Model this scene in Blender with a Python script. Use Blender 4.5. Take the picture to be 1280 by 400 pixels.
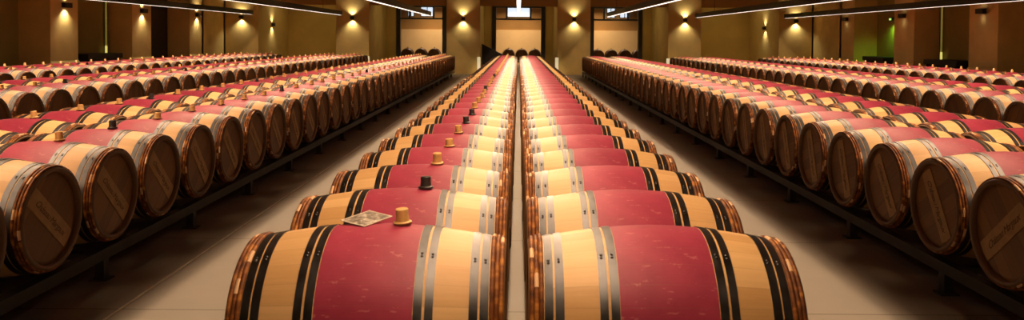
import bpy, bmesh, math, random
from mathutils import Vector, Matrix

for o in list(bpy.data.objects):
    bpy.data.objects.remove(o, do_unlink=True)
sc = bpy.context.scene
COL = sc.collection
R = math.radians
random.seed(7)

# ------------------------------------------------------------------ camera
F_PX = 970.0
PITCH = 1.5
cam_d = bpy.data.cameras.new('camera')
cam_d.sensor_width = 36.0
cam_d.lens = 36.0 * F_PX / 1280.0
cam_d.shift_x = -8.0 / 1280.0
cam_d.shift_y = -(152.0 - F_PX * math.tan(R(PITCH))) / 1280.0
cam_d.clip_start = 0.05
cam_d.clip_end = 200
cam_d.dof.use_dof = True
cam_d.dof.focus_distance = 6.5
cam_d.dof.aperture_fstop = 4.5
cam = bpy.data.objects.new('camera', cam_d)
COL.objects.link(cam)
cam.location = (0, 0, 1.6)
cam.matrix_world = (Matrix.Translation((0, 0, 1.6)) @ Matrix.Rotation(R(90 - PITCH), 4, 'X')
                    @ Matrix.Rotation(R(0.42), 4, 'Z'))
sc.camera = cam

# ------------------------------------------------------------------ view, world
sc.view_settings.view_transform = 'Standard'
sc.view_settings.look = 'None'
sc.view_settings.gamma = 1.0
sc.view_settings.use_curve_mapping = False
sc.view_settings.exposure = 0.0
w = bpy.data.worlds.new('world'); sc.world = w
w.use_nodes = True
w.node_tree.nodes['Background'].inputs[0].default_value = (1.0, 0.6, 0.3, 1)
w.node_tree.nodes['Background'].inputs[1].default_value = 0.02

# ------------------------------------------------------------------ light levels
LAMP_POWER = 610.0         # each long hanging lamp
LAMP_COLOR = (1.0, 0.67, 0.40)
LAMP_CUT0, LAMP_CUT1 = 37.0, 44.5     # sideways cut-off of the lamp optics, degrees
LAMP_GLOW = 1.8
SCONCE_UP, SCONCE_DOWN = 32.0, 46.0
SCONCE_COLOR = (1.0, 0.83, 0.55)
ADDED_DOWNLIGHT = 15.0  # power of the lamps added to brighten the alcoves
LAMP_Y0, LAMP_Y1 = 1.0, 31.8
LAMP_Z = 2.50

# ------------------------------------------------------------------ materials
def nt_of(name):
    m = bpy.data.materials.new(name); m.use_nodes = True
    nt = m.node_tree
    return m, nt, nt.nodes['Principled BSDF']

def node(nt, typ, **kw):
    n = nt.nodes.new(typ)
    for k, v in kw.items():
        setattr(n, k, v)
    return n

def math_n(nt, op, a, b=None, c=None):
    n = nt.nodes.new('ShaderNodeMath'); n.operation = op
    for i, v in enumerate((a, b, c)):
        if v is None: continue
        if hasattr(v, 'links'): nt.links.new(v, n.inputs[i])
        else: n.inputs[i].default_value = v
    return n.outputs[0]

def mix_n(nt, fac, a, b, blend='MIX'):
    n = nt.nodes.new('ShaderNodeMix'); n.data_type = 'RGBA'; n.blend_type = blend
    for s, v in ((n.inputs['Factor'], fac), (n.inputs[6], a), (n.inputs[7], b)):
        if hasattr(v, 'links'): nt.links.new(v, s)
        elif isinstance(v, tuple): s.default_value = (*v, 1) if len(v) == 3 else v
        else: s.default_value = v
    return n.outputs[2]

def noise_n(nt, vec, scale, detail=3, rough=.55, dim='3D'):
    n = nt.nodes.new('ShaderNodeTexNoise'); n.noise_dimensions = dim
    n.inputs['Scale'].default_value = scale; n.inputs['Detail'].default_value = detail
    n.inputs['Roughness'].default_value = rough
    if vec is not None: nt.links.new(vec, n.inputs['Vector'])
    return n.outputs['Fac']

def ramp_n(nt, fac, stops):
    n = nt.nodes.new('ShaderNodeValToRGB')
    e = n.color_ramp.elements
    while len(e) < len(stops): e.new(.5)
    for el, (p, c) in zip(e, stops):
        el.position = p; el.color = (*c, 1) if len(c) == 3 else c
    nt.links.new(fac, n.inputs[0])
    return n.outputs[0]

def bump_n(nt, h, strength, dist, bsdf):
    n = nt.nodes.new('ShaderNodeBump'); n.inputs['Strength'].default_value = strength
    n.inputs['Distance'].default_value = dist
    nt.links.new(h, n.inputs['Height']); nt.links.new(n.outputs[0], bsdf.inputs['Normal'])

def map_n(nt, out, scale=(1, 1, 1), loc=(0, 0, 0)):
    n = nt.nodes.new('ShaderNodeMapping'); n.inputs['Scale'].default_value = scale
    n.inputs['Location'].default_value = loc
    nt.links.new(out, n.inputs[0]); return n.outputs[0]

def plain(name, col, rough=.5, metal=0.0, var=0.25, scale=8, bump=0.0, spec=.5):
    m, nt, b = nt_of(name)
    tc = node(nt, 'ShaderNodeTexCoord')
    f = noise_n(nt, tc.outputs['Object'], scale, 4)
    lo = tuple(c * (1 - var) for c in col); hi = tuple(min(1, c * (1 + var)) for c in col)
    nt.links.new(ramp_n(nt, f, [(.3, lo), (.7, hi)]), b.inputs['Base Color'])
    b.inputs['Roughness'].default_value = rough; b.inputs['Metallic'].default_value = metal
    b.inputs['Specular IOR Level'].default_value = spec
    if bump: bump_n(nt, f, bump, .01, b)
    return m

def glow(name, col, strength):
    m, nt, b = nt_of(name)
    b.inputs['Base Color'].default_value = (.8, .8, .8, 1)
    b.inputs['Emission Color'].default_value = (*col, 1)
    b.inputs['Emission Strength'].default_value = strength
    return m

CREAM_A, CREAM_B = (.60, .33, .105), (.83, .53, .225)
RED_A, RED_B = (.27, .017, .050), (.42, .042, .088)

def make_stave_material():
    m, nt, b = nt_of('oak_staves')
    tc = node(nt, 'ShaderNodeTexCoord'); oi = node(nt, 'ShaderNodeObjectInfo')
    sep = node(nt, 'ShaderNodeSeparateXYZ'); nt.links.new(tc.outputs['Object'], sep.inputs[0])
    ang = math_n(nt, 'ARCTAN2', sep.outputs[1], sep.outputs[2])
    a = math_n(nt, 'MULTIPLY', ang, 28 / (2 * math.pi))
    cell = math_n(nt, 'FLOOR', a)
    fr = math_n(nt, 'FRACT', a)
    off = math_n(nt, 'ADD', cell, math_n(nt, 'MULTIPLY', oi.outputs['Random'], 731.0))
    wn = node(nt, 'ShaderNodeTexWhiteNoise'); wn.noise_dimensions = '1D'; nt.links.new(off, wn.inputs['W'])
    grain_v = node(nt, 'ShaderNodeCombineXYZ')
    nt.links.new(math_n(nt, 'MULTIPLY', sep.outputs[0], 2.2), grain_v.inputs[0])
    nt.links.new(math_n(nt, 'MULTIPLY', a, 2.5), grain_v.inputs[1])
    nt.links.new(math_n(nt, 'MULTIPLY', oi.outputs['Random'], 50.0), grain_v.inputs[2])
    grain = noise_n(nt, grain_v.outputs[0], 2.2, 5, .65)
    t = math_n(nt, 'ADD', math_n(nt, 'MULTIPLY', wn.outputs['Value'], .55), math_n(nt, 'MULTIPLY', grain, .5))
    wood = ramp_n(nt, t, [(.2, CREAM_A), (.8, CREAM_B)])
    hue = mix_n(nt, math_n(nt, 'MULTIPLY', oi.outputs['Random'], .35), wood, (.80, .47, .25))
    # wine-stained red middle with worn streaks
    blot = noise_n(nt, map_n(nt, tc.outputs['Object'], (1, 1, 1)), 6, 4, .6)
    red = ramp_n(nt, math_n(nt, 'ADD', math_n(nt, 'MULTIPLY', blot, .75), math_n(nt, 'MULTIPLY', oi.outputs['Random'], .25)),
                 [(.3, RED_A), (.72, RED_B)])
    dv = noise_n(nt, map_n(nt, tc.outputs['Object'], (9, 30, 30)), 1.6, 5, .7)
    sc_ = math_n(nt, 'MULTIPLY', math_n(nt, 'GREATER_THAN', dv, .62), .30)
    red = mix_n(nt, sc_, red, (.78, .30, .26))
    d1 = math_n(nt, 'GREATER_THAN', math_n(nt, 'ADD', grain, math_n(nt, 'MULTIPLY', wn.outputs['Value'], .2)), .80)
    red = mix_n(nt, math_n(nt, 'MULTIPLY', d1, .3), red, (.30, .015, .035))
    ax = math_n(nt, 'ABSOLUTE', sep.outputs[0])
    edge = math_n(nt, 'LESS_THAN', ax, .166)
    col = mix_n(nt, edge, hue, red)
    col = mix_n(nt, math_n(nt, 'MULTIPLY', math_n(nt, 'GREATER_THAN', ax, .4215), .9), col, (.12, .05, .02))
    seam = math_n(nt, 'LESS_THAN', math_n(nt, 'ABSOLUTE', math_n(nt, 'SUBTRACT', fr, .5)), .488)
    seamf = math_n(nt, 'MULTIPLY', math_n(nt, 'SUBTRACT', 1.0, seam), .3)
    col = mix_n(nt, seamf, col, (.25, .13, .06))
    nt.links.new(col, b.inputs['Base Color'])
    b.inputs['Roughness'].default_value = .5
    bump_n(nt, grain, .12, .004, b)
    return m

def make_wicker_material():
    m, nt, b = nt_of('chestnut_hoop')
    tc = node(nt, 'ShaderNodeTexCoord'); oi = node(nt, 'ShaderNodeObjectInfo')
    sep = node(nt, 'ShaderNodeSeparateXYZ'); nt.links.new(tc.outputs['Object'], sep.inputs[0])
    ang = math_n(nt, 'ARCTAN2', sep.outputs[1], sep.outputs[2])
    a2 = math_n(nt, 'ADD', ang, math_n(nt, 'MULTIPLY', oi.outputs['Random'], 5.0))
    v = node(nt, 'ShaderNodeCombineXYZ'); nt.links.new(math_n(nt, 'MULTIPLY', a2, 4.0), v.inputs[0])
    nt.links.new(math_n(nt, 'MULTIPLY', oi.outputs['Random'], 30.0), v.inputs[1])
    f = noise_n(nt, v.outputs[0], 1.6, 3)
    base = ramp_n(nt, f, [(.3, (.07, .020, .006)), (.5, (.20, .060, .012)), (.72, (.62, .24, .04))])
    # pale willow binding wrapped over a short length of the hoop
    s = math_n(nt, 'SINE', math_n(nt, 'MULTIPLY', a2, 3.0))
    bind = math_n(nt, 'GREATER_THAN', s, .965)
    col = mix_n(nt, bind, base, (.80, .50, .27))
    nt.links.new(col, b.inputs['Base Color'])
    b.inputs['Roughness'].default_value = .5
    b.inputs['Specular IOR Level'].default_value = .3
    return m

def make_hoop_material():
    m, nt, b = nt_of('steel_hoop')
    tc = node(nt, 'ShaderNodeTexCoord')
    f = noise_n(nt, tc.outputs['Object'], 14, 4)
    nt.links.new(ramp_n(nt, f, [(.3, (.085, .082, .085)), (.7, (.15, .145, .15))]), b.inputs['Base Color'])
    nt.links.new(ramp_n(nt, f, [(.3, (.36,) * 3), (.7, (.48,) * 3)]), b.inputs['Roughness'])
    b.inputs['Metallic'].default_value = 1.0
    return m

def make_head_material():
    m, nt, b = nt_of('oak_head')
    tc = node(nt, 'ShaderNodeTexCoord'); oi = node(nt, 'ShaderNodeObjectInfo')
    sep = node(nt, 'ShaderNodeSeparateXYZ'); nt.links.new(tc.outputs['Object'], sep.inputs[0])
    p = math_n(nt, 'MULTIPLY', sep.outputs[1], 11.0)
    cell = math_n(nt, 'FLOOR', p)
    wn = node(nt, 'ShaderNodeTexWhiteNoise'); wn.noise_dimensions = '1D'
    nt.links.new(math_n(nt, 'ADD', cell, math_n(nt, 'MULTIPLY', oi.outputs['Random'], 99.0)), wn.inputs['W'])
    g = noise_n(nt, map_n(nt, tc.outputs['Object'], (4, 60, 4)), 1.0, 4)
    t = math_n(nt, 'ADD', math_n(nt, 'MULTIPLY', wn.outputs['Value'], .5), math_n(nt, 'MULTIPLY', g, .5))
    col = ramp_n(nt, t, [(.2, (.15, .056, .010)), (.8, (.27, .112, .022))])
    fr = math_n(nt, 'FRACT', p)
    seam = math_n(nt, 'LESS_THAN', fr, .035)
    col = mix_n(nt, math_n(nt, 'MULTIPLY', seam, .7), col, (.08, .035, .01))
    nt.links.new(col, b.inputs['Base Color'])
    b.inputs['Roughness'].default_value = .5
    return m

M = {}
M['staves'] = make_stave_material()
M['withe'] = make_wicker_material()
M['hoop'] = make_hoop_material()
M['head'] = make_head_material()
M['label_wood'] = plain('pale_label_plank', (.42, .24, .085), .55, var=.15, scale=20)
M['ink'] = plain('burnt_lettering', (.16, .075, .03), .7)
M['cork'] = plain('turned_beech', (.70, .42, .15), .4, var=.2, scale=30)
M['cork_rim'] = plain('cork_flange', (.20, .09, .03), .5, var=.2, scale=30)
M['rubber'] = plain('dark_rubber', (.035, .03, .028), .4)
M['rack'] = plain('rack_steel', (.03, .024, .018), .5, .3)
M['post'] = plain('rack_post', (.065, .055, .045), .45, .3)
M['joint'] = plain('floor_joint_metal', (.55, .45, .32), .4, .5)
M['lamp_body'] = plain('lamp_housing', (.02, .018, .016), .45)
M['diffuser'] = glow('lamp_diffuser', (1.0, .88, .74), LAMP_GLOW)
M['cable'] = plain('cable', (.02, .02, .02), .5)
M['black_frame'] = plain('black_frame', (.015, .013, .011), .4)
M['dark_bench'] = plain('dark_bench', (.02, .016, .012), .6)
M['dark_panel'] = plain('dark_door_panel', (.025, .022, .012), .6)
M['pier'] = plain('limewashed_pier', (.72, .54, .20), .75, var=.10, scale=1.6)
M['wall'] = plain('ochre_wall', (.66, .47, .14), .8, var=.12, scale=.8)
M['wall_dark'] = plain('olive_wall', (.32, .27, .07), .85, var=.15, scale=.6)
M['next_wall'] = plain('pale_stone_wall', (.82, .62, .32), .8, var=.06, scale=.8)
M['beam'] = plain('beam_plaster', (.42, .25, .08), .8, var=.1, scale=.8)
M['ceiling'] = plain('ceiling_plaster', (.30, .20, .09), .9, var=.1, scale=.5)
M['guard'] = glow('post_light_lens', (1.0, .80, .45), .55)  # faint emission added so the posts look bright; no lamp inside
M['slot_dim'] = glow('slot_dim', (.75, .62, .06), .14)
M['slot_bright'] = glow('slot_bright', (1.0, .85, .2), .7)
M['daylight'] = glow('daylit_pane', (.72, .86, 1.0), 1.0)
M['green_sign'] = glow('green_exit_glow', (.45, 1.0, .2), .9)

def make_floor_material():
    m, nt, b = nt_of('polished_concrete')
    tc = node(nt, 'ShaderNodeTexCoord')
    f = noise_n(nt, tc.outputs['Object'], 1.2, 6, .6)
    col = ramp_n(nt, f, [(.3, (.20, .165, .125)), (.7, (.275, .23, .18))])
    br = node(nt, 'ShaderNodeTexBrick')
    br.inputs['Scale'].default_value = 1.0; br.offset = 0.0
    br.inputs['Brick Width'].default_value = 20.0; br.inputs['Row Height'].default_value = 1.6
    br.inputs['Mortar Size'].default_value = .008
    br.inputs['Color1'].default_value = (1, 1, 1, 1); br.inputs['Color2'].default_value = (1, 1, 1, 1)
    br.inputs['Mortar'].default_value = (.55, .5, .45, 1)
    nt.links.new(map_n(nt, tc.outputs['Object'], loc=(10, .3, 0)), br.inputs['Vector'])
    nt.links.new(mix_n(nt, 1.0, col, br.outputs['Color'], 'MULTIPLY'), b.inputs['Base Color'])
    nt.links.new(ramp_n(nt, f, [(.3, (.45,) * 3), (.7, (.6,) * 3)]), b.inputs['Roughness'])
    b.inputs['Specular IOR Level'].default_value = .3
    return m
M['floor'] = make_floor_material()

def make_card_material():
    m, nt, b = nt_of('printed_card')
    tc = node(nt, 'ShaderNodeTexCoord')
    sep = node(nt, 'ShaderNodeSeparateXYZ'); nt.links.new(tc.outputs['Object'], sep.inputs[0])
    f = noise_n(nt, tc.outputs['Object'], 30, 5, .7)
    col = ramp_n(nt, f, [(.35, (.07, .055, .045)), (.5, (.28, .23, .18)), (.64, (.75, .68, .58))])
    bx = math_n(nt, 'GREATER_THAN', math_n(nt, 'ABSOLUTE', sep.outputs[0]), .056)
    by = math_n(nt, 'GREATER_THAN', math_n(nt, 'ABSOLUTE', sep.outputs[1]), .069)
    col = mix_n(nt, math_n(nt, 'MAXIMUM', bx, by), col, (.62, .53, .42))
    nt.links.new(col, b.inputs['Base Color']); b.inputs['Roughness'].default_value = .5
    return m
M['card'] = make_card_material()

# ------------------------------------------------------------------ helpers
def tag(o, label=None, cat=None, group=None, kind=None):
    if label: o['label'] = label
    if cat: o['category'] = cat
    if group: o['group'] = group
    if kind: o['kind'] = kind
    return o

def link(name, me, parent=None, loc=(0, 0, 0), rot=(0, 0, 0)):
    o = bpy.data.objects.new(name, me); COL.objects.link(o)
    o.parent = parent; o.location = loc; o.rotation_euler = rot
    return o

def empty(name, loc, rz=0):
    o = bpy.data.objects.new(name, None); COL.objects.link(o)
    o.empty_display_size = .1; o.location = loc; o.rotation_euler = (0, 0, rz)
    return o

class MB:
    """collects simple solids into one mesh"""
    def __init__(self): self.v = []; self.f = []; self.m = []; self.s = []
    def box(self, x0, x1, y0, y1, z0, z1, mi=0):
        b = len(self.v)
        self.v += [(x, y, z) for z in (z0, z1) for y in (y0, y1) for x in (x0, x1)]
        for q in ((0, 2, 3, 1), (4, 5, 7, 6), (0, 1, 5, 4), (2, 6, 7, 3), (0, 4, 6, 2), (1, 3, 7, 5)):
            self.f.append(tuple(b + i for i in q)); self.m.append(mi); self.s.append(False)
        return self
    def prism(self, pts, y0, y1, mi=0):          # polygon in x-z, extruded along y
        b = len(self.v); n = len(pts)
        self.v += [(x, y0, z) for x, z in pts] + [(x, y1, z) for x, z in pts]
        self.f.append(tuple(range(b, b + n))); self.f.append(tuple(reversed(range(b + n, b + 2 * n))))
        for i in range(n):
            j = (i + 1) % n; self.f.append((b + i, b + n + i, b + n + j, b + j))
        self.m += [mi] * (n + 2); self.s += [False] * (n + 2)
        return self
    def lathe(self, prof, N, axis='X', closed=False, mi=0, smooth=True, cap0=False, cap1=False, mis=None):
        b = len(self.v)
        for h, r in prof:
            for k in range(N):
                a = 2 * math.pi * k / N
                if axis == 'X': self.v.append((h, r * math.sin(a), r * math.cos(a)))
                else: self.v.append((r * math.cos(a), r * math.sin(a), h))
        n = len(prof); segs = n if closed else n - 1
        for i in range(segs):
            i2 = (i + 1) % n
            for k in range(N):
                k2 = (k + 1) % N
                self.f.append((b + i * N + k, b + i * N + k2, b + i2 * N + k2, b + i2 * N + k))
                self.m.append(mis[i] if mis else mi); self.s.append(smooth)
        if cap0: self.f.append(tuple(b + k for k in range(N))); self.m.append(mis[0] if mis else mi); self.s.append(False)
        if cap1: self.f.append(tuple(b + (n - 1) * N + k for k in range(N))); self.m.append(mis[-1] if mis else mi); self.s.append(False)
        return self
    def mesh(self, name, mats):
        me = bpy.data.meshes.new(name); me.from_pydata(self.v, [], self.f)
        for mm in (mats if isinstance(mats, (list, tuple)) else [mats]): me.materials.append(mm)
        me.polygons.foreach_set('material_index', self.m)
        me.polygons.foreach_set('use_smooth', self.s)
        bm = bmesh.new(); bm.from_mesh(me); bmesh.ops.recalc_face_normals(bm, faces=bm.faces); bm.to_mesh(me); bm.free()
        me.update()
        return me
    def build(self, name, mats, parent=None, loc=(0, 0, 0), rot=(0, 0, 0)):
        return link(name, self.mesh(name, mats), parent, loc, rot)

def bevel(o, wd=.01, seg=2):
    md = o.modifiers.new('bevel', 'BEVEL'); md.width = wd; md.segments = seg; md.limit_method = 'ANGLE'
    return o

# ------------------------------------------------------------------ the building
ROW_END = 32.9
YP, YW, YN = 34.5, 39.0, 48.0       # pier fronts, door wall, far wall of the next room
XS, XB = 13.1, 14.0                 # inner faces of the side piers, side bay walls
ZC = 3.9
PIER_W = 1.46
BAY = 4.92

o = MB().box(-17, 17, -3, 49, -.1, 0).build('floor', M['floor']); tag(o, kind='structure')
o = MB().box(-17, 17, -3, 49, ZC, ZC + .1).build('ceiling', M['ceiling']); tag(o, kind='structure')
for s, nm in ((-1, 'left'), (1, 'right')):
    a, b = sorted((s * XB, s * (XB + .3)))
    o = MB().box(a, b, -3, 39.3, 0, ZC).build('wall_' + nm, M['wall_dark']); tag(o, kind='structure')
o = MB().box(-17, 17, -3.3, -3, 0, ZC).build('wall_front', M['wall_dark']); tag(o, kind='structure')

# back wall with three door openings
DOORS = [(-5.93, -3.83), (-1.13, 1.13), (3.78, 6.0)]
mb = MB(); x = -14.3
ztop = 3.13
for a, b in DOORS:
    mb.box(x, a - .2, YW, YW + .3, 0, ZC); mb.box(a - .2, b + .2, YW, YW + .3, ztop + .1, ZC); x = b + .2
mb.box(x, 14.3, YW, YW + .3, 0, ZC)
tag(mb.build('wall_back', M['wall']), kind='structure')
o = MB().box(-15, 15, YN, YN + .2, 0, ZC).build('wall_next_room', M['beam']); tag(o, kind='structure')
o = MB().box(-12, 12, YN - .12, YN - .001, 0, 2.12).build('trim_1', M['next_wall']); tag(o, kind='structure')
# door frames with transom lights
for i, (a, b) in enumerate(DOORS, 1):
    t = tag(empty('door_%d' % i, ((a + b) / 2, YW, 0)), kind='structure')
    h = (b - a) / 2; y0, y1 = -.08, .22
    mb = MB()
    mb.box(-h - .2, -h, y0, y1, 0, ztop + .1).box(h, h + .2, y0, y1, 0, ztop + .1).box(-h, h, y0, y1, ztop, ztop + .1)
    mb.box(-h, h, y0 + .04, y1 - .04, 2.52, 2.60)
    for mx in (-.6, .6):
        mb.box(mx - .04, mx + .04, y0 + .05, y1 - .05, 2.60, ztop)
    mb.build('door_frame', M['black_frame'], t)

# windows of the next room
WINS = [(-.70, .70, 2.94, 3.48), (-6.83, -6.46, 2.94, 3.48), (-6.04, -5.25, 2.94, 3.48), (5.44, 5.94, 2.94, 3.48), (6.24, 6.83, 2.94, 3.48)]
for i, (a, b, z0, z1) in enumerate(WINS, 1):
    mb = MB(); mb.box(a, b, YN - .05, YN - .01, z0, z1)
    t = tag(mb.build('window_%d' % i, M['daylight']), kind='structure')
    mb = MB(); n = 2 if b - a < 1.5 else 4
    for k in range(n + 1):
        xx = a + (b - a) * k / n; mb.box(xx - .025, xx + .025, YN - .09, YN - .05, z0 - .03, z1 + .03)
    for zz in (z0 - .03, z1):
        mb.box(a, b, YN - .09, YN - .05, zz, zz + .03)
    mb.build('window_frame', M['black_frame'], t)

# deep piers between the bays, and the beam over them
PIER_X = [s * (BAY / 2 + BAY * k) for k in range(3) for s in (-1, 1)]
PIER_X = sorted(PIER_X)
for i, px in enumerate(PIER_X, 1):
    mb = MB().box(px - PIER_W / 2, px + PIER_W / 2, YP, YW, 0, ZC)
    mb.box(px - PIER_W / 2 - .05, px + PIER_W / 2 + .05, YP - .05, YW, 0, .14)
    o = mb.build('trim_%d' % (i + 1), M['pier']); tag(o, kind='structure')
xs = [-XB] + PIER_X + [XB]
mb = MB()
for a, b in zip(xs[:-1], xs[1:]):
    a2 = a if a == -XB else a + PIER_W / 2; b2 = b if b == XB else b - PIER_W / 2
    mb.box(a2, b2, YP + .25, YP + .7, 3.05, ZC)
tag(mb.build('trim_8', M['beam']), kind='structure')
# side piers
SIDE_Y = {-1: [31.6, 27.0, 22.4, 17.9], 1: [31.0, 26.4, 21.9, 17.4]}
n = 9
for s in (-1, 1):
    a, b = sorted((s * XS, s * XB))
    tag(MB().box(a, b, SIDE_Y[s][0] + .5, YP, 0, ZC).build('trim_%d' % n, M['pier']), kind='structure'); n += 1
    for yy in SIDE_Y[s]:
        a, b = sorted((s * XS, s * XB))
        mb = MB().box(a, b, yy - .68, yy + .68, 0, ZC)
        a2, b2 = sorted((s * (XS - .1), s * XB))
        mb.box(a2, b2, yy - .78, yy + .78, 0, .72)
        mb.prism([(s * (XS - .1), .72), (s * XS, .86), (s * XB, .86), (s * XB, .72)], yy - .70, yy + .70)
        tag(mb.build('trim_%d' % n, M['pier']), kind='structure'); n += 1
# bright joint strip let into the floor of the left aisle
tag(MB().box(-2.325, -2.31, 0.5, 34, 0, .003).build('trim_%d' % n, M['joint']), kind='structure')

# dark panel standing in for an opening's darkness; low benches in side bays
def side_bay(s, y0, y1, what, label, cat):
    if what == 'dark_door':
        t = tag(empty('dark_door', (s * (XB - .06), (y0 + y1) / 2, 0)), label, cat)
        h = (y1 - y0) / 2
        MB().box(-.05, .05, -h, h, 0, 3.4).build('door_panel', M['dark_panel'], t)  # near-black sheet in place of the darkness inside the opening
        MB().box(-.07, .07, -h - .08, -h, 0, 3.45).box(-.07, .07, h, h + .08, 0, 3.45).build('door_frame', M['black_frame'], t)
        MB().box(-.09, .09, -h + .1, -h + .14, .95, 1.15).build('door_handle', M['post'], t)
    else:
        t = tag(empty('low_bench', (s * (XB - .42), (y0 + y1) / 2, 0)), label, cat)
        h = (y1 - y0) / 2
        bevel(MB().box(-.38, .38, -h, h, .86, 1.02).build('bench_top', M['dark_bench'], t), .02)
        for q in (-1, 1):
            MB().box(-.34, .34, q * h * .85 - .05, q * h * .85 + .05, 0, .86).build('leg', M['dark_bench'], t)
        MB().box(-.3, .3, -h * .82, h * .82, .3, .86).build('apron', M['dark_bench'], t)
side_bay(-1, 28.5, 30.6, 'dark_door', 'tall almost black door leaf in the left side wall between two lit piers', 'door')
side_bay(-1, 23.8, 25.9, 'low_bench', 'low black bench in the left wall recess behind the red-banded barrels', 'bench')
side_bay(1, 23.4, 25.3, 'low_bench', 'low black bench in the right wall recess between the two rightmost piers', 'bench')
side_bay(1, 28.1, 29.8, 'low_bench', 'low black bench at the foot of the green-lit recess on the right', 'bench')

# green escape light in a right-hand recess
t = tag(empty('exit_light', (XB - .08, 29.0, 2.42)), 'small green-glowing escape light high in the right side wall recess', 'exit light')
bevel(MB().box(-.05, .05, -.12, .12, -.06, .06).build('housing', M['lamp_body'], t), .01)
MB().box(-.06, -.05, -.08, .08, -.04, .03).build('glow_panel', M['green_sign'], t)
ld = bpy.data.lights.new('exit_light_bulb', 'SPOT'); ld.energy = 42; ld.color = (.45, 1, .08); ld.shadow_soft_size = .05; ld.spot_size = R(150); ld.spot_blend = .8
lo = bpy.data.objects.new('exit_light_bulb', ld); COL.objects.link(lo); lo.parent = t; lo.location = (-.15, -.2, -.1)
# warm slot light in the left bay corner
for sx, yy, lab in ((-1, 26.2, 'thin vertical yellow-green glowing strip in the dark left wall recess'),
                    (1, 25.55, 'thin vertical faintly glowing strip in the dark right wall recess')):
    t = tag(empty('slot_light', (sx * (XB - .09), yy, 0)), lab, 'light strip')
    MB().box(-.04, .04, -.01, .04, .95, 3.4).build('housing', M['post'], t)
    MB().box(-.03, .03, -.02, -.01, 1.25, 3.38).build('dim_lens', M['slot_dim'], t)
    MB().box(-.035, .035, -.03, -.01, .96, 1.25).build('bright_lens', M['slot_bright'], t)

# sloping dark handrail panel beside the middle door
t = tag(empty('stair_rail', (0, 36.6, 0)), 'black sloping stair side panel left of the middle doorway', 'stair rail')
MB().prism([(-1.72, 1.30), (-1.72, .35), (-.78, .35), (-.78, .80), (-.95, .90)], -.04, .04).build('side_panel', M['black_frame'], t)
MB().prism([(-1.74, 1.34), (-1.74, 1.28), (-.95, .88), (-.76, .80), (-.76, .86), (-.95, .94)], -.07, .07).build('handrail', M['lamp_body'], t)
MB().box(-1.74, -1.68, -.04, .04, 0, .4).build('post', M['lamp_body'], t)
MB().box(-.84, -.78, -.04, .04, 0, .4).build('post', M['lamp_body'], t)

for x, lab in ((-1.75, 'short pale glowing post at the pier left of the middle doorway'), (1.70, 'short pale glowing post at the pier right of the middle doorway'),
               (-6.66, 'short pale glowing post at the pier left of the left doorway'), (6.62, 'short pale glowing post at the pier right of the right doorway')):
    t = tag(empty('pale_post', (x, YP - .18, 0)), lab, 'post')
    bevel(MB().box(-.07, .07, -.05, .05, .03, .76).build('post_body', M['guard'], t), .012)  # brightness comes from the added emission
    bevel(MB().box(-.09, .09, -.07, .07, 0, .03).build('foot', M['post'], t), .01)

# unseen lamps added in the alcove soffits to brighten the back walls
for i, (x, nm) in enumerate(((-9.84, 'far left alcove'), (-4.92, 'left doorway alcove'), (0, 'middle doorway alcove'), (4.92, 'right doorway alcove'), (9.84, 'far right alcove'))):
    t = tag(empty('downlight', (x, YP + 2.3, ZC - .10)), 'small round downlight in the soffit of the ' + nm, 'downlight')
    MB().lathe([(0, .10), (.10, .10)], 24, 'Z', cap1=True).lathe([(0, .10), (0, .085), (.05, .075)], 24, 'Z').build('ring', M['lamp_body'], t)
    MB().lathe([(.02, .078), (.03, .078)], 24, 'Z', cap0=True, cap1=True).build('lens', M['diffuser'], t)
    ld = bpy.data.lights.new('downlight_bulb', 'AREA'); ld.shape = 'DISK'; ld.size = .16; ld.energy = ADDED_DOWNLIGHT; ld.color = (1.0, .74, .34)
    lo = bpy.data.objects.new('downlight_bulb', ld); COL.objects.link(lo); lo.parent = t; lo.location = (0, 0, -.004)

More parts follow.
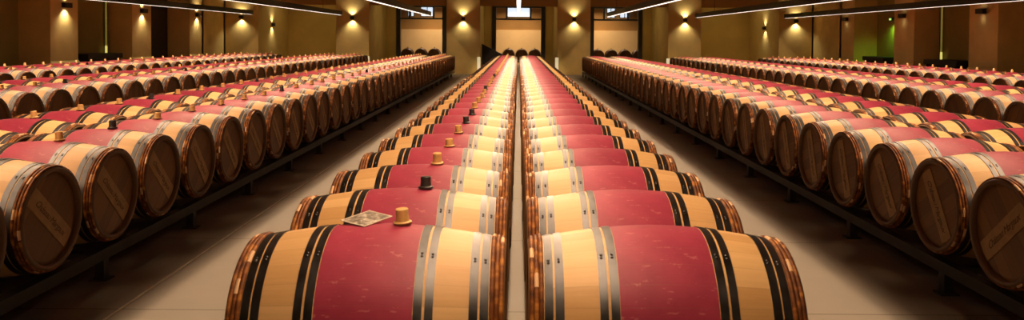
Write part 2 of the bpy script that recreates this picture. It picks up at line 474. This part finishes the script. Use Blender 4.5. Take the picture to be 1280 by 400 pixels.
# ------------------------------------------------------------------ hanging linear lamps
LAMPS = [(-3, 'linear lamp hanging over the third barrel block left of centre'),
         (-2, 'linear lamp hanging over the second barrel block left of centre'),
         (-1, 'linear lamp hanging over the first barrel block left of centre'),
         (0, 'linear lamp seen end-on over the centre gap, above the middle doorway'),
         (1, 'linear lamp hanging over the first barrel block right of centre'),
         (2, 'linear lamp hanging over the second barrel block right of centre'),
         (3, 'linear lamp hanging over the third barrel block right of centre')]
BX = 3.64
for k, lab in LAMPS:
    L = LAMP_Y1 - LAMP_Y0
    t = tag(empty('linear_lamp', (k * BX, (LAMP_Y0 + LAMP_Y1) / 2, LAMP_Z)), 'long black ' + lab, 'hanging lamp', 'long black linear lamps under the ceiling')
    hw = .06
    mb = MB().box(-hw, hw, -L / 2, L / 2, .012, .17)
    mb.box(-hw, -hw + .008, -L / 2, L / 2, .0, .012).box(hw - .008, hw, -L / 2, L / 2, .0, .012)
    mb.build('housing', M['lamp_body'], t)
    MB().box(-hw + .008, hw - .008, -L / 2 + .02, L / 2 - .02, 0.0, .012).build('diffuser', M['diffuser'], t)
    yy = 28.9
    while yy > 2:
        c = MB(); c.lathe([(.17, .008), (ZC - LAMP_Z - .03, .008)], 8, 'Z'); c.lathe([(ZC - LAMP_Z - .03, .05), (ZC - LAMP_Z, .05)], 16, 'Z', cap0=True, cap1=True)
        c.build('suspension_cable', M['cable'], t, (0, yy - (LAMP_Y0 + LAMP_Y1) / 2, 0)); yy -= 9.0
    ld = bpy.data.lights.new('linear_lamp_light', 'AREA'); ld.shape = 'RECTANGLE'; ld.size = .09; ld.size_y = L - .1
    ld.energy = LAMP_POWER; ld.color = LAMP_COLOR
    ld.use_nodes = True; ln = ld.node_tree; em = ln.nodes['Emission']
    ge = node(ln, 'ShaderNodeNewGeometry'); sp = node(ln, 'ShaderNodeSeparateXYZ'); ln.links.new(ge.outputs['Incoming'], sp.inputs[0])
    tn = math_n(ln, 'DIVIDE', math_n(ln, 'ABSOLUTE', sp.outputs[0]), math_n(ln, 'MAXIMUM', math_n(ln, 'ABSOLUTE', sp.outputs[2]), .001))
    mr = node(ln, 'ShaderNodeMapRange', interpolation_type='SMOOTHSTEP')
    ln.links.new(tn, mr.inputs['Value'])
    mr.inputs['From Min'].default_value = math.tan(R(LAMP_CUT0)); mr.inputs['From Max'].default_value = math.tan(R(LAMP_CUT1))
    mr.inputs['To Min'].default_value = 1.0; mr.inputs['To Max'].default_value = 0.0
    ln.links.new(mr.outputs[0], em.inputs['Strength'])
    lo = bpy.data.objects.new('linear_lamp_light', ld); COL.objects.link(lo); lo.parent = t; lo.location = (0, 0, -.004)

# ------------------------------------------------------------------ wall sconces
SCONCE_ME = {}
def sconce(loc, rz, label, wide=.22, power=1.0):
    t = tag(empty('wall_sconce', loc, rz), label, 'wall lamp', 'up-and-down wall sconces')
    # local +y points out of the wall
    key = wide
    if key not in SCONCE_ME:
        m1 = MB(); hw = wide / 2
        m1.box(-hw, -hw + .012, .02, .14, -.07, .07).box(hw - .012, hw, .02, .14, -.07, .07)
        m1.box(-hw, hw, .128, .14, -.07, .07).box(-hw, hw, .02, .032, -.07, .07).box(-hw + .012, hw - .012, .032, .128, -.012, .012)
        m2 = MB().box(-hw * .6, hw * .6, 0, .02, -.05, .05)
        m3 = MB().box(-hw + .014, hw - .014, .034, .126, .013, .018).box(-hw + .014, hw - .014, .034, .126, -.018, -.013)
        SCONCE_ME[key] = (m1.mesh('sconce_shade', M['lamp_body']), m2.mesh('sconce_plate', M['lamp_body']), m3.mesh('sconce_lens', M['diffuser']))
    a, b, c = SCONCE_ME[key]
    link('shade', a, t); link('wall_plate', b, t); link('lens', c, t)
    for up, e in ((1, SCONCE_UP), (-1, SCONCE_DOWN)):
        ld = bpy.data.lights.new('sconce_light', 'SPOT'); ld.energy = e * power; ld.color = SCONCE_COLOR
        ld.spot_size = R(125); ld.spot_blend = 1.0; ld.shadow_soft_size = .03
        lo = bpy.data.objects.new('sconce_light', ld); COL.objects.link(lo); lo.parent = t
        lo.location = (0, .09, up * .085); lo.rotation_euler = (R(180) if up == 1 else 0, 0, 0)
    return t
ZS = 2.46
names = {-3: 'leftmost pier of the back wall', -2: 'second pier left of the middle doorway', -1: 'pier just left of the middle doorway',
         1: 'pier just right of the middle doorway', 2: 'second pier right of the middle doorway', 3: 'rightmost pier of the back wall'}
for k in (-3, -2, -1, 1, 2, 3):
    px = math.copysign(BAY / 2 + BAY * (abs(k) - 1), k)
    sconce((px, YP, ZS), math.pi, 'small black wall sconce glowing on the ' + names[k], .16)
sconce((-12.3 + PIER_W / 2, 36.4, ZS - .3), -math.pi / 2, 'white-glowing sconce on the shaded side of the leftmost back pier', .2, .8)
sconce((12.3 - PIER_W / 2, 36.4, ZS - .3), math.pi / 2, 'white-glowing sconce on the shaded side of the rightmost back pier', .2, .8)
labs = {-1: ['sconce on the side pier farthest down the left wall', 'wide black sconce on the middle lit pier of the left wall',
             'wide black sconce on the nearest lit pier at far left'],
        1: ['wide black box sconce on the side pier farthest down the right wall', 'wide black box sconce on the right wall pier beside the green-lit recess',
            'wide black box sconce on the nearest pier of the right wall']}
for s in (-1, 1):
    for yy, lab in zip(SIDE_Y[s], labs[s]):
        sconce((s * XS, yy, ZS), -s * -math.pi / 2 if s < 0 else math.pi / 2, lab, .34, (1.0 if s < 0 else .02))

# ------------------------------------------------------------------ barrels
BL, RB, RC = .95, .345, .288
HL = BL / 2
AX_Z = .554
S = .695
def rad(x): return RB - (RB - RC) * (abs(x) / HL) ** 1.8

def staves_mesh(N, steps, name):
    xs = [-HL + BL * i / steps for i in range(steps + 1)]
    prof = [(x, rad(x)) for x in xs]
    inner = RC - .024; d = .034
    full = [(-HL + d, inner - .001), (-HL + .004, inner), (-HL, inner + .006)] + prof + [(HL, inner + .006), (HL - .004, inner), (HL - d, inner - .001)]
    return MB().lathe(full, N).mesh(name, M['staves'])
def hoop_mesh(x0, x1, N, rivets, name):
    t = .003
    xm = (x0 + x1) / 2
    mb = MB().lathe([(x0, rad(x0) + t), (xm, rad(xm) + t), (x1, rad(x1) + t)], N)
    mb.lathe([(x0, rad(x0) - .002), (x0, rad(x0) + t)], N).lathe([(x1, rad(x1) + t), (x1, rad(x1) - .002)], N)
    if rivets:
        for q in (-.02, .02):
            an = R(-32) + q; r = rad((x0 + x1) / 2) + t
            bx, by, bz = (x0 + x1) / 2, r * math.sin(an), r * math.cos(an)
            nrm = Vector((0, math.sin(an), math.cos(an))); ta = Vector((0, math.cos(an), -math.sin(an))); ux = Vector((1, 0, 0))
            b = len(mb.v); c = Vector((bx, by, bz))
            for rr, hh in ((.0055, 0), (.004, .003), (.0015, .0042)):
                for k in range(8):
                    p = c + ux * rr * math.cos(k * math.pi / 4) + ta * rr * math.sin(k * math.pi / 4) + nrm * hh; mb.v.append(tuple(p))
            for i in range(2):
                for k in range(8):
                    mb.f.append((b + i * 8 + k, b + i * 8 + (k + 1) % 8, b + (i + 1) * 8 + (k + 1) % 8, b + (i + 1) * 8 + k)); mb.m.append(0); mb.s.append(True)
            mb.f.append(tuple(b + 16 + k for k in range(8))); mb.m.append(0); mb.s.append(True)
    return mb.mesh(name, M['hoop'])
def withe_mesh(x, r, N, name, NN=8):
    R0 = rad(x) + r * .45
    return MB().lathe([(x + r * math.cos(2 * math.pi * i / NN), R0 + r * .9 * math.sin(2 * math.pi * i / NN)) for i in range(NN)], N, closed=True).mesh(name, M['withe'])
def head_mesh(N, name):           # faces +x, at its own origin
    r = RC - .025
    mb = MB().lathe([(-.012, r), (0, r), (.004, r - .02)], N, smooth=False, cap1=True, cap0=True)
    return mb.mesh(name, M['head'])
def label_board_mesh():           # diagonal pale plank across the head, along local y
    r = RC - .05
    hw = .058; e = math.sqrt(r * r - hw * hw)
    pts = [(-e, -hw), (e, -hw), (math.sqrt(r * r - .0), 0), (e, hw), (-e, hw), (-r, 0)]
    v = [(0, y, z) for y, z in pts] + [(.005, y, z) for y, z in pts]
    mb = MB(); mb.v = v; n = 6
    mb.f = [tuple(range(n)), tuple(range(n, 2 * n))] + [(i, (i + 1) % n, n + (i + 1) % n, n + i) for i in range(n)]
    mb.m = [0] * len(mb.f); mb.s = [False] * len(mb.f)
    return mb.mesh('label_board', M['label_wood'])
def lettering_mesh():
    cu = bpy.data.curves.new('lettering', 'FONT'); cu.body = 'Ch\u00e2teau Margaux'; cu.size = .058; cu.shear = .45
    cu.space_character = .86; cu.align_x = 'CENTER'; cu.align_y = 'CENTER'; cu.extrude = .0006; cu.resolution_u = 3
    ob = bpy.data.objects.new('tmp', cu); COL.objects.link(ob)
    bpy.context.view_layer.update()
    me = bpy.data.meshes.new_from_object(ob.evaluated_get(bpy.context.evaluated_depsgraph_get()))
    bpy.data.objects.remove(ob, do_unlink=True)
    me.transform(Matrix(((0, 0, 1, 0), (1, 0, 0, 0), (0, 1, 0, 0), (0, 0, 0, 1))))
    me.name = 'lettering'; me.materials.clear(); me.materials.append(M['ink'])
    return me
def bung_mesh(N, name, dark, sc_=1.0):
    mb = MB().lathe([(-.02, .017), (0, .019)], N, 'Z', mi=1, cap0=True)
    mb.lathe([(0, .019), (0, .033)], N, 'Z', mi=1).lathe([(0, .033), (.002, .035), (.009, .035)], N, 'Z', mi=1)
    mb.lathe([(.009, .035), (.012, .033), (.0135, .0262)], N, 'Z').lathe([(.0135, .0262), (.035, .0240), (.056, .0245)], N, 'Z')
    mb.lathe([(.056, .0245), (.0605, .0225)], N, 'Z', cap1=True)
    return mb.mesh(name, [M['rubber'], M['rubber']] if dark else [M['cork'], M['cork_rim']])

HOOPS = [(.390, .419), (.353, .383), (.206, .234), (.168, .197)]      # distances from the middle
hi = dict(staves=staves_mesh(64, 28, 'staves'), head=head_mesh(56, 'head'),
          hoops=[hoop_mesh(*((a, b) if s > 0 else (-b, -a)), 64, True, 'steel_hoop') for s in (-1, 1) for a, b in HOOPS],
          withes=[withe_mesh(s * x, .0085, 64, 'wooden_hoop') for s in (-1, 1) for x in (.462, .446, .430)],
          bung=bung_mesh(24, 'bung', False), bung_dark=bung_mesh(24, 'bung', True))
lo_ = dict(staves=staves_mesh(36, 14, 'staves'), head=head_mesh(32, 'head'),
           hoops=[hoop_mesh(*((a, b) if s > 0 else (-b, -a)), 36, False, 'steel_hoop') for s in (-1, 1) for a, b in HOOPS],
           withes=[MB().lathe([(s * .472, RC - .002), (s * .470, RC + .010), (s * .446, rad(.446) + .011), (s * .422, rad(.422) + .010), (s * .420, rad(.42) - .002)], 36).mesh('wooden_hoop', M['withe']) for s in (-1, 1)],
           bung=bung_mesh(12, 'bung', False), bung_dark=bung_mesh(12, 'bung', True))
BOARD = label_board_mesh(); LETTERS = lettering_mesh()
D_IN = .030

def make_barrel(kit, boards=None):
    t = empty('wine_barrel', (0, 0, 0))
    link('staves', kit['staves'], t)
    for me in kit['hoops']: link('hoop', me, t)
    for me in kit['withes']: link('wooden_hoop', me, t)
    for s in (-1, 1):
        h = link('head', kit['head'], t, (s * (HL - D_IN), 0, 0), (0, 0, 0 if s > 0 else math.pi))
        if boards == s:
            b = link('label_board', BOARD, h, (.004, 0, 0))
            tag(b, label='pale diagonal plank with script lettering')
            # lettering is its own fine mesh seated on the plank
            if kit is hi: link('lettering', LETTERS, h, (.0095, 0, 0))
    b = link('bung', kit['bung'], t)
    return t
def copy_thing(src, kids_):
    r = src.copy(); COL.objects.link(r)
    out = {}
    for ch in kids_:
        c = ch.copy(); COL.objects.link(c); c.parent = r; out.setdefault(ch.name.split('.')[0], []).append(c)
        for g in SUB.get(ch.name, ()):
            d = g.copy(); COL.objects.link(d); d.parent = c; out.setdefault(g.name.split('.')[0], []).append(d)
    return r, out

def barrel_base():
    N = 24
    xs = [-HL, -.452, -.45, -.42, -.418, -.355, -.353, -.235, -.233, -.169, -.167]
    mi = [4, 4, 2, 2, 2, 0, 0, 2, 2, 2]
    prof = [(x, rad(x)) for x in xs] + [(0, RB)] + [(-x, rad(x)) for x in reversed(xs)]
    mis = [4, 4, 2, 2, 2, 0, 0, 2, 2, 2, 1, 1] + mi[::-1]
    mis = mis[:len(prof) - 1]
    base = MB(); base.lathe(prof, N, mis=mis)
    for s in (-1, 1):
        base.lathe([(s * HL, RC), (s * HL, RC - .024), (s * (HL - .03), RC - .026)], N, cap1=True, smooth=False, mi=3)
    return base
def bung_base(): return MB().lathe([(0, .033), (.012, .034), (.015, .025), (.064, .0205)], 8, 'Z', cap1=True)
PROTO = {}
PK = {}
SUB = {}
for key, kit, bd in (('hi', hi, None), ('hiL', hi, 1), ('hiR', hi, -1), ('lo', lo_, None), ('loL', lo_, 1), ('loR', lo_, -1)):
    PROTO[key] = make_barrel(kit, bd); PK[key] = list(PROTO[key].children)
    for c_ in PK[key]: SUB[c_.name] = list(c_.children)

STARTS = {-1: 2.88, 1: 2.88, -2: 3.715, 2: 3.545, -3: 3.715, 3: 3.545, -4: 9.30, 4: 9.07, -5: 9.30, 5: 9.07, -6: 14.35, 6: 13.92, -7: 14.35, 7: 13.92}
SEL = {-1: (0, 24), 1: (0, 24), -2: (0, 36), 2: (1, 35), -3: (3, 24), 3: (4, 23), -4: (0, 29), 4: (1, 30), -5: (3, 15), 5: (4, 16), -6: (1, 21), 6: (2, 22), -7: (5, 8), 7: (6, 9)}
FULL = {1: 14, 2: 20, 3: 13, 4: 12}
SMALL = {1: 19, 2: 30, 3: 19, 4: 23, 5: 12, 6: 15, 7: 0}     # from here on a barrel shows no parts
FIRST = {-1: 0, 1: 0, -2: 0, 2: 0, -3: 2, 3: 3, -4: 0, 4: 0, -5: 2, 5: 3, -6: 0, 6: 1, -7: 3, 7: 4}
WORD = {1: 'first', 2: 'second', 3: 'third', 4: 'fourth', 5: 'fifth', 6: 'sixth', 7: 'seventh'}
DARK_BUNG = {(-1, 1), (-1, 5), (-1, 6), (-1, 11), (-1, 16), (-2, 3), (-2, 9), (-2, 17), (-3, 7), (-3, 12), (-4, 3), (-4, 9), (-5, 6), (-6, 6)}
def xc(r):
    a = abs(r); b = (a // 2) * BX
    x = b + (.515 if a % 2 == 1 else -.515)
    return math.copysign(x, r)
def ordinal(n):
    return '%d%s' % (n, 'th' if 10 <= n % 100 <= 20 else {1: 'st', 2: 'nd', 3: 'rd'}.get(n % 10, 'th'))

TINY = {}
for hb in (False, True):
    mb = barrel_base(); mb.m = [0 if q == 1 else q for q in mb.m]
    if hb:
        q = bung_base(); b = len(mb.v)
        mb.v += [(vx + .085, vy, vz + RB - .002) for vx, vy, vz in q.v]; mb.f += [tuple(b + i for i in f) for f in q.f]
        mb.m += [4] * len(q.f); mb.s += q.s
    me = mb.mesh('wine_barrel', [M['staves'], M['staves'], M['hoop'], M['head'], M['withe'], M['cork']])
    if hb:
        for p in list(me.polygons)[-len(q.f):]: p.material_index = 5
    TINY[hb] = me
used = set(); REST = []
rnd = random.Random(11)
for r, y0 in STARTS.items():
    k = 0
    while y0 + k * S < 32.6:
        y = y0 + k * S; x = xc(r)
        if k < FIRST[r]: k += 1; continue
        has_bung = r < 0 or abs(r) >= 6
        dark = (r, k) in DARK_BUNG
        if not (SEL[r][0] <= k <= SEL[r][1]):
            REST.append((x, y, has_bung)); k += 1; continue
        full = k - FIRST[r] < FULL.get(abs(r), 0)
        if full: key = {2: 'hiL' if r < 0 else 'hiR'}.get(abs(r), 'hi')
        elif k >= SMALL.get(abs(r), 99): key = 'tiny'
        else: key = {2: 'loL' if r < 0 else 'loR'}.get(abs(r), 'lo')
        if key == 'tiny':
            t, parts = link('wine_barrel', TINY[has_bung], None), {}
        elif key in used: t, parts = copy_thing(PROTO[key], PK[key])
        else:
            used.add(key); t = PROTO[key]; parts = {}
            for c in PK[key]:
                parts.setdefault(c.name.split('.')[0], []).append(c)
                for g in SUB[c.name]: parts.setdefault(g.name.split('.')[0], []).append(g)
        jx = rnd.uniform(-.006, .006) * (0 if abs(r) == 1 and k == 0 else 1)
        t.location = (x + jx, y, AX_Z)
        for h in parts.get('head', []): h.rotation_euler.x = rnd.uniform(-.6, .6)
        if key in ('hiL', 'loL'): parts['head'][1].rotation_euler.x = R(-48 + rnd.uniform(-7, 7))
        if key in ('hiR', 'loR'):
            a = -62 + rnd.uniform(-9, 9)
            if k == 1: a = 42
            parts['head'][0].rotation_euler.x = R(a)
        bu = parts['bung'][0] if 'bung' in parts else None
        if has_bung and bu:
            bu.data = (hi if full else lo_)['bung_dark' if dark else 'bung']
            th = R(-4); bu.location = (.085 + rnd.uniform(-.012, .012), -math.sin(th) * (RB - .001), math.cos(th) * (RB - .001)); bu.rotation_euler = (th, 0, rnd.uniform(0, 3))
            bu.scale = (1, 1, rnd.uniform(.88, 1.08))
            if dark: tag(bu, label='black rubber bung')
        elif bu:
            bpy.data.objects.remove(bu, do_unlink=True)
            if t is PROTO[key]: PK[key] = [c for c in PROTO[key].children]
        side = 'left' if r < 0 else 'right'
        what = 'black bung' if dark else ('tan bung' if has_bung else 'no bung')
        tag(t, 'red-banded oak barrel, %s, %s from the front in %s row %s of centre' % (what, ordinal(k - FIRST[r] + 1), WORD[abs(r)], side),
            'barrel', 'red-banded oak barrels in long rows')
        k += 1

# the farthest barrels, beyond the 300 that show largest
def rest_mesh():
    base = barrel_base(); bung = bung_base()
    out = MB()
    for x, y, hb in REST:
        b = len(out.v)
        out.v += [(vx + x, vy + y, vz + AX_Z) for vx, vy, vz in base.v]
        out.f += [tuple(b + i for i in f) for f in base.f]; out.m += base.m; out.s += base.s
        if hb:
            b = len(out.v)
            out.v += [(vx + x + .085, vy + y, vz + AX_Z + RB - .002) for vx, vy, vz in bung.v]
            out.f += [tuple(b + i for i in f) for f in bung.f]; out.m += [5] * len(bung.f); out.s += bung.s
    return out
mcream = plain('far_oak', (.76, .53, .27), .5, var=.12, scale=1.5)
mred = plain('far_red', (.38, .032, .072), .5, var=.12, scale=1.5)
o = rest_mesh().build('distant_barrels', [mcream, mred, M['hoop'], M['head'], M['withe'], M['cork']])
tag(o, 'mass of small red-banded oak barrels at the far ends of the rows', 'barrels', kind='stuff')

# ------------------------------------------------------------------ racks under the rows
RY1 = 32.75
for r, y0 in STARTS.items():
    y0 = y0 + FIRST[r] * S - .4
    side = 'left' if r < 0 else 'right'
    L = RY1 - y0
    t = tag(empty('barrel_rack', (xc(r), y0, 0)), 'dark steel rack under the %s row of barrels %s of centre' % (WORD[abs(r)], side), 'rack',
            'steel racks carrying the barrel rows')
    for q in (-1, 1):
        MB().box(q * .40 - .035, q * .40 + .035, 0, L, .135, .206).build('rail', M['rack'], t)
        MB().box(q * .13 - .03, q * .13 + .03, 0, L, .175, .2105).build('rail', M['rack'], t)
    yy = .35; n = 0
    while yy < L:
        vis = abs(r) in (1, 2) or n < 1
        if abs(r) != 1 or n < 2 or True:
            mb = MB()
            mb.box(-.365, .365, yy - .03, yy + .03, .135, .175)
            mb.box(-.43, -.37, yy - .03, yy + .03, .01, .135).box(.37, .43, yy - .03, yy + .03, .01, .135)
            mb.box(-.46, -.34, yy - .05, yy + .05, 0, .01).box(.34, .46, yy - .05, yy + .05, 0, .01)
            mb.build('support', M['post'], t)
        yy += 2 * S; n += 1

# ------------------------------------------------------------------ barrels of the next room, seen end-on through the doors
NB = {'left': [-5.94, -5.21, -4.50], 'middle': [-.53, .17, .87], 'right': [4.25, 4.97, 5.69, 6.41]}
POSW = {3: ['leftmost', 'middle', 'rightmost'], 4: ['leftmost', 'second', 'third', 'rightmost']}
for dn, xs_ in NB.items():
    for i, x in enumerate(xs_):
        t, parts = copy_thing(PROTO['lo'], PK['lo'])
        t.location = (x, 41.6, .70); t.rotation_euler = (0, 0, math.pi / 2)
        for h in parts['head']: h.rotation_euler.x = rnd.uniform(-1, 1)
        bu = parts['bung'][0]; bu.data = lo_['bung']; bu.location = (0, 0, RB - .001); bu.rotation_euler = (0, 0, 0)
        if 'label' in bu: del bu['label']
        tag(t, '%s barrel standing end-on beyond the %s doorway' % (POSW[len(xs_)][i], dn), 'barrel', 'barrels beyond the %s doorway' % dn)
    c = (xs_[0] + xs_[-1]) / 2; h = (xs_[-1] - xs_[0]) / 2 + .3
    t = tag(empty('barrel_rack', (c, 41.6, 0)), 'low dark rack under the end-on barrels beyond the %s doorway' % dn, 'rack')
    for q in (-1, 1):
        MB().box(-h, h, q * .37 - .035, q * .37 + .035, .315, .38).build('rail', M['rack'], t)
        for e in (-1, 1):
            MB().box(e * (h - .1) - .03, e * (h - .1) + .03, q * .37 - .03, q * .37 + .03, 0, .315).build('leg', M['rack'], t)

# unseen ceiling lamps added to brighten the next room
for i, (x, dn) in enumerate(((-4.9, 'left'), (0, 'middle'), (4.9, 'right'))):
    t = tag(empty('ceiling_lamp', (x, 46.2, ZC - .12)), 'flat ceiling lamp in the room beyond the %s doorway' % dn, 'ceiling lamp')
    bevel(MB().box(-.7, .7, -.12, .12, .02, .12).build('housing', M['lamp_body'], t), .01)
    MB().box(-.66, .66, -.09, .09, 0, .02).build('diffuser', M['diffuser'], t)
    ld = bpy.data.lights.new('ceiling_lamp_light', 'AREA'); ld.shape = 'RECTANGLE'; ld.size = 1.3; ld.size_y = .16
    ld.energy = 110; ld.color = LAMP_COLOR; ld.spread = R(150)
    lo = bpy.data.objects.new('ceiling_lamp_light', ld); COL.objects.link(lo); lo.parent = t; lo.location = (0, 0, -.01)

# ------------------------------------------------------------------ card on the front barrel
o = MB().box(-.063, .063, -.076, .076, -.0012, .0012).build('printed_card', M['card'])
o.matrix_world = Matrix.Translation((-.575, 2.95, AX_Z + RB + .009)) @ Matrix.Rotation(R(5), 4, 'X') @ Matrix.Rotation(R(-34), 4, 'Z')
tag(o, 'grey engraved picture card lying beside the bung on the front left barrel', 'card')
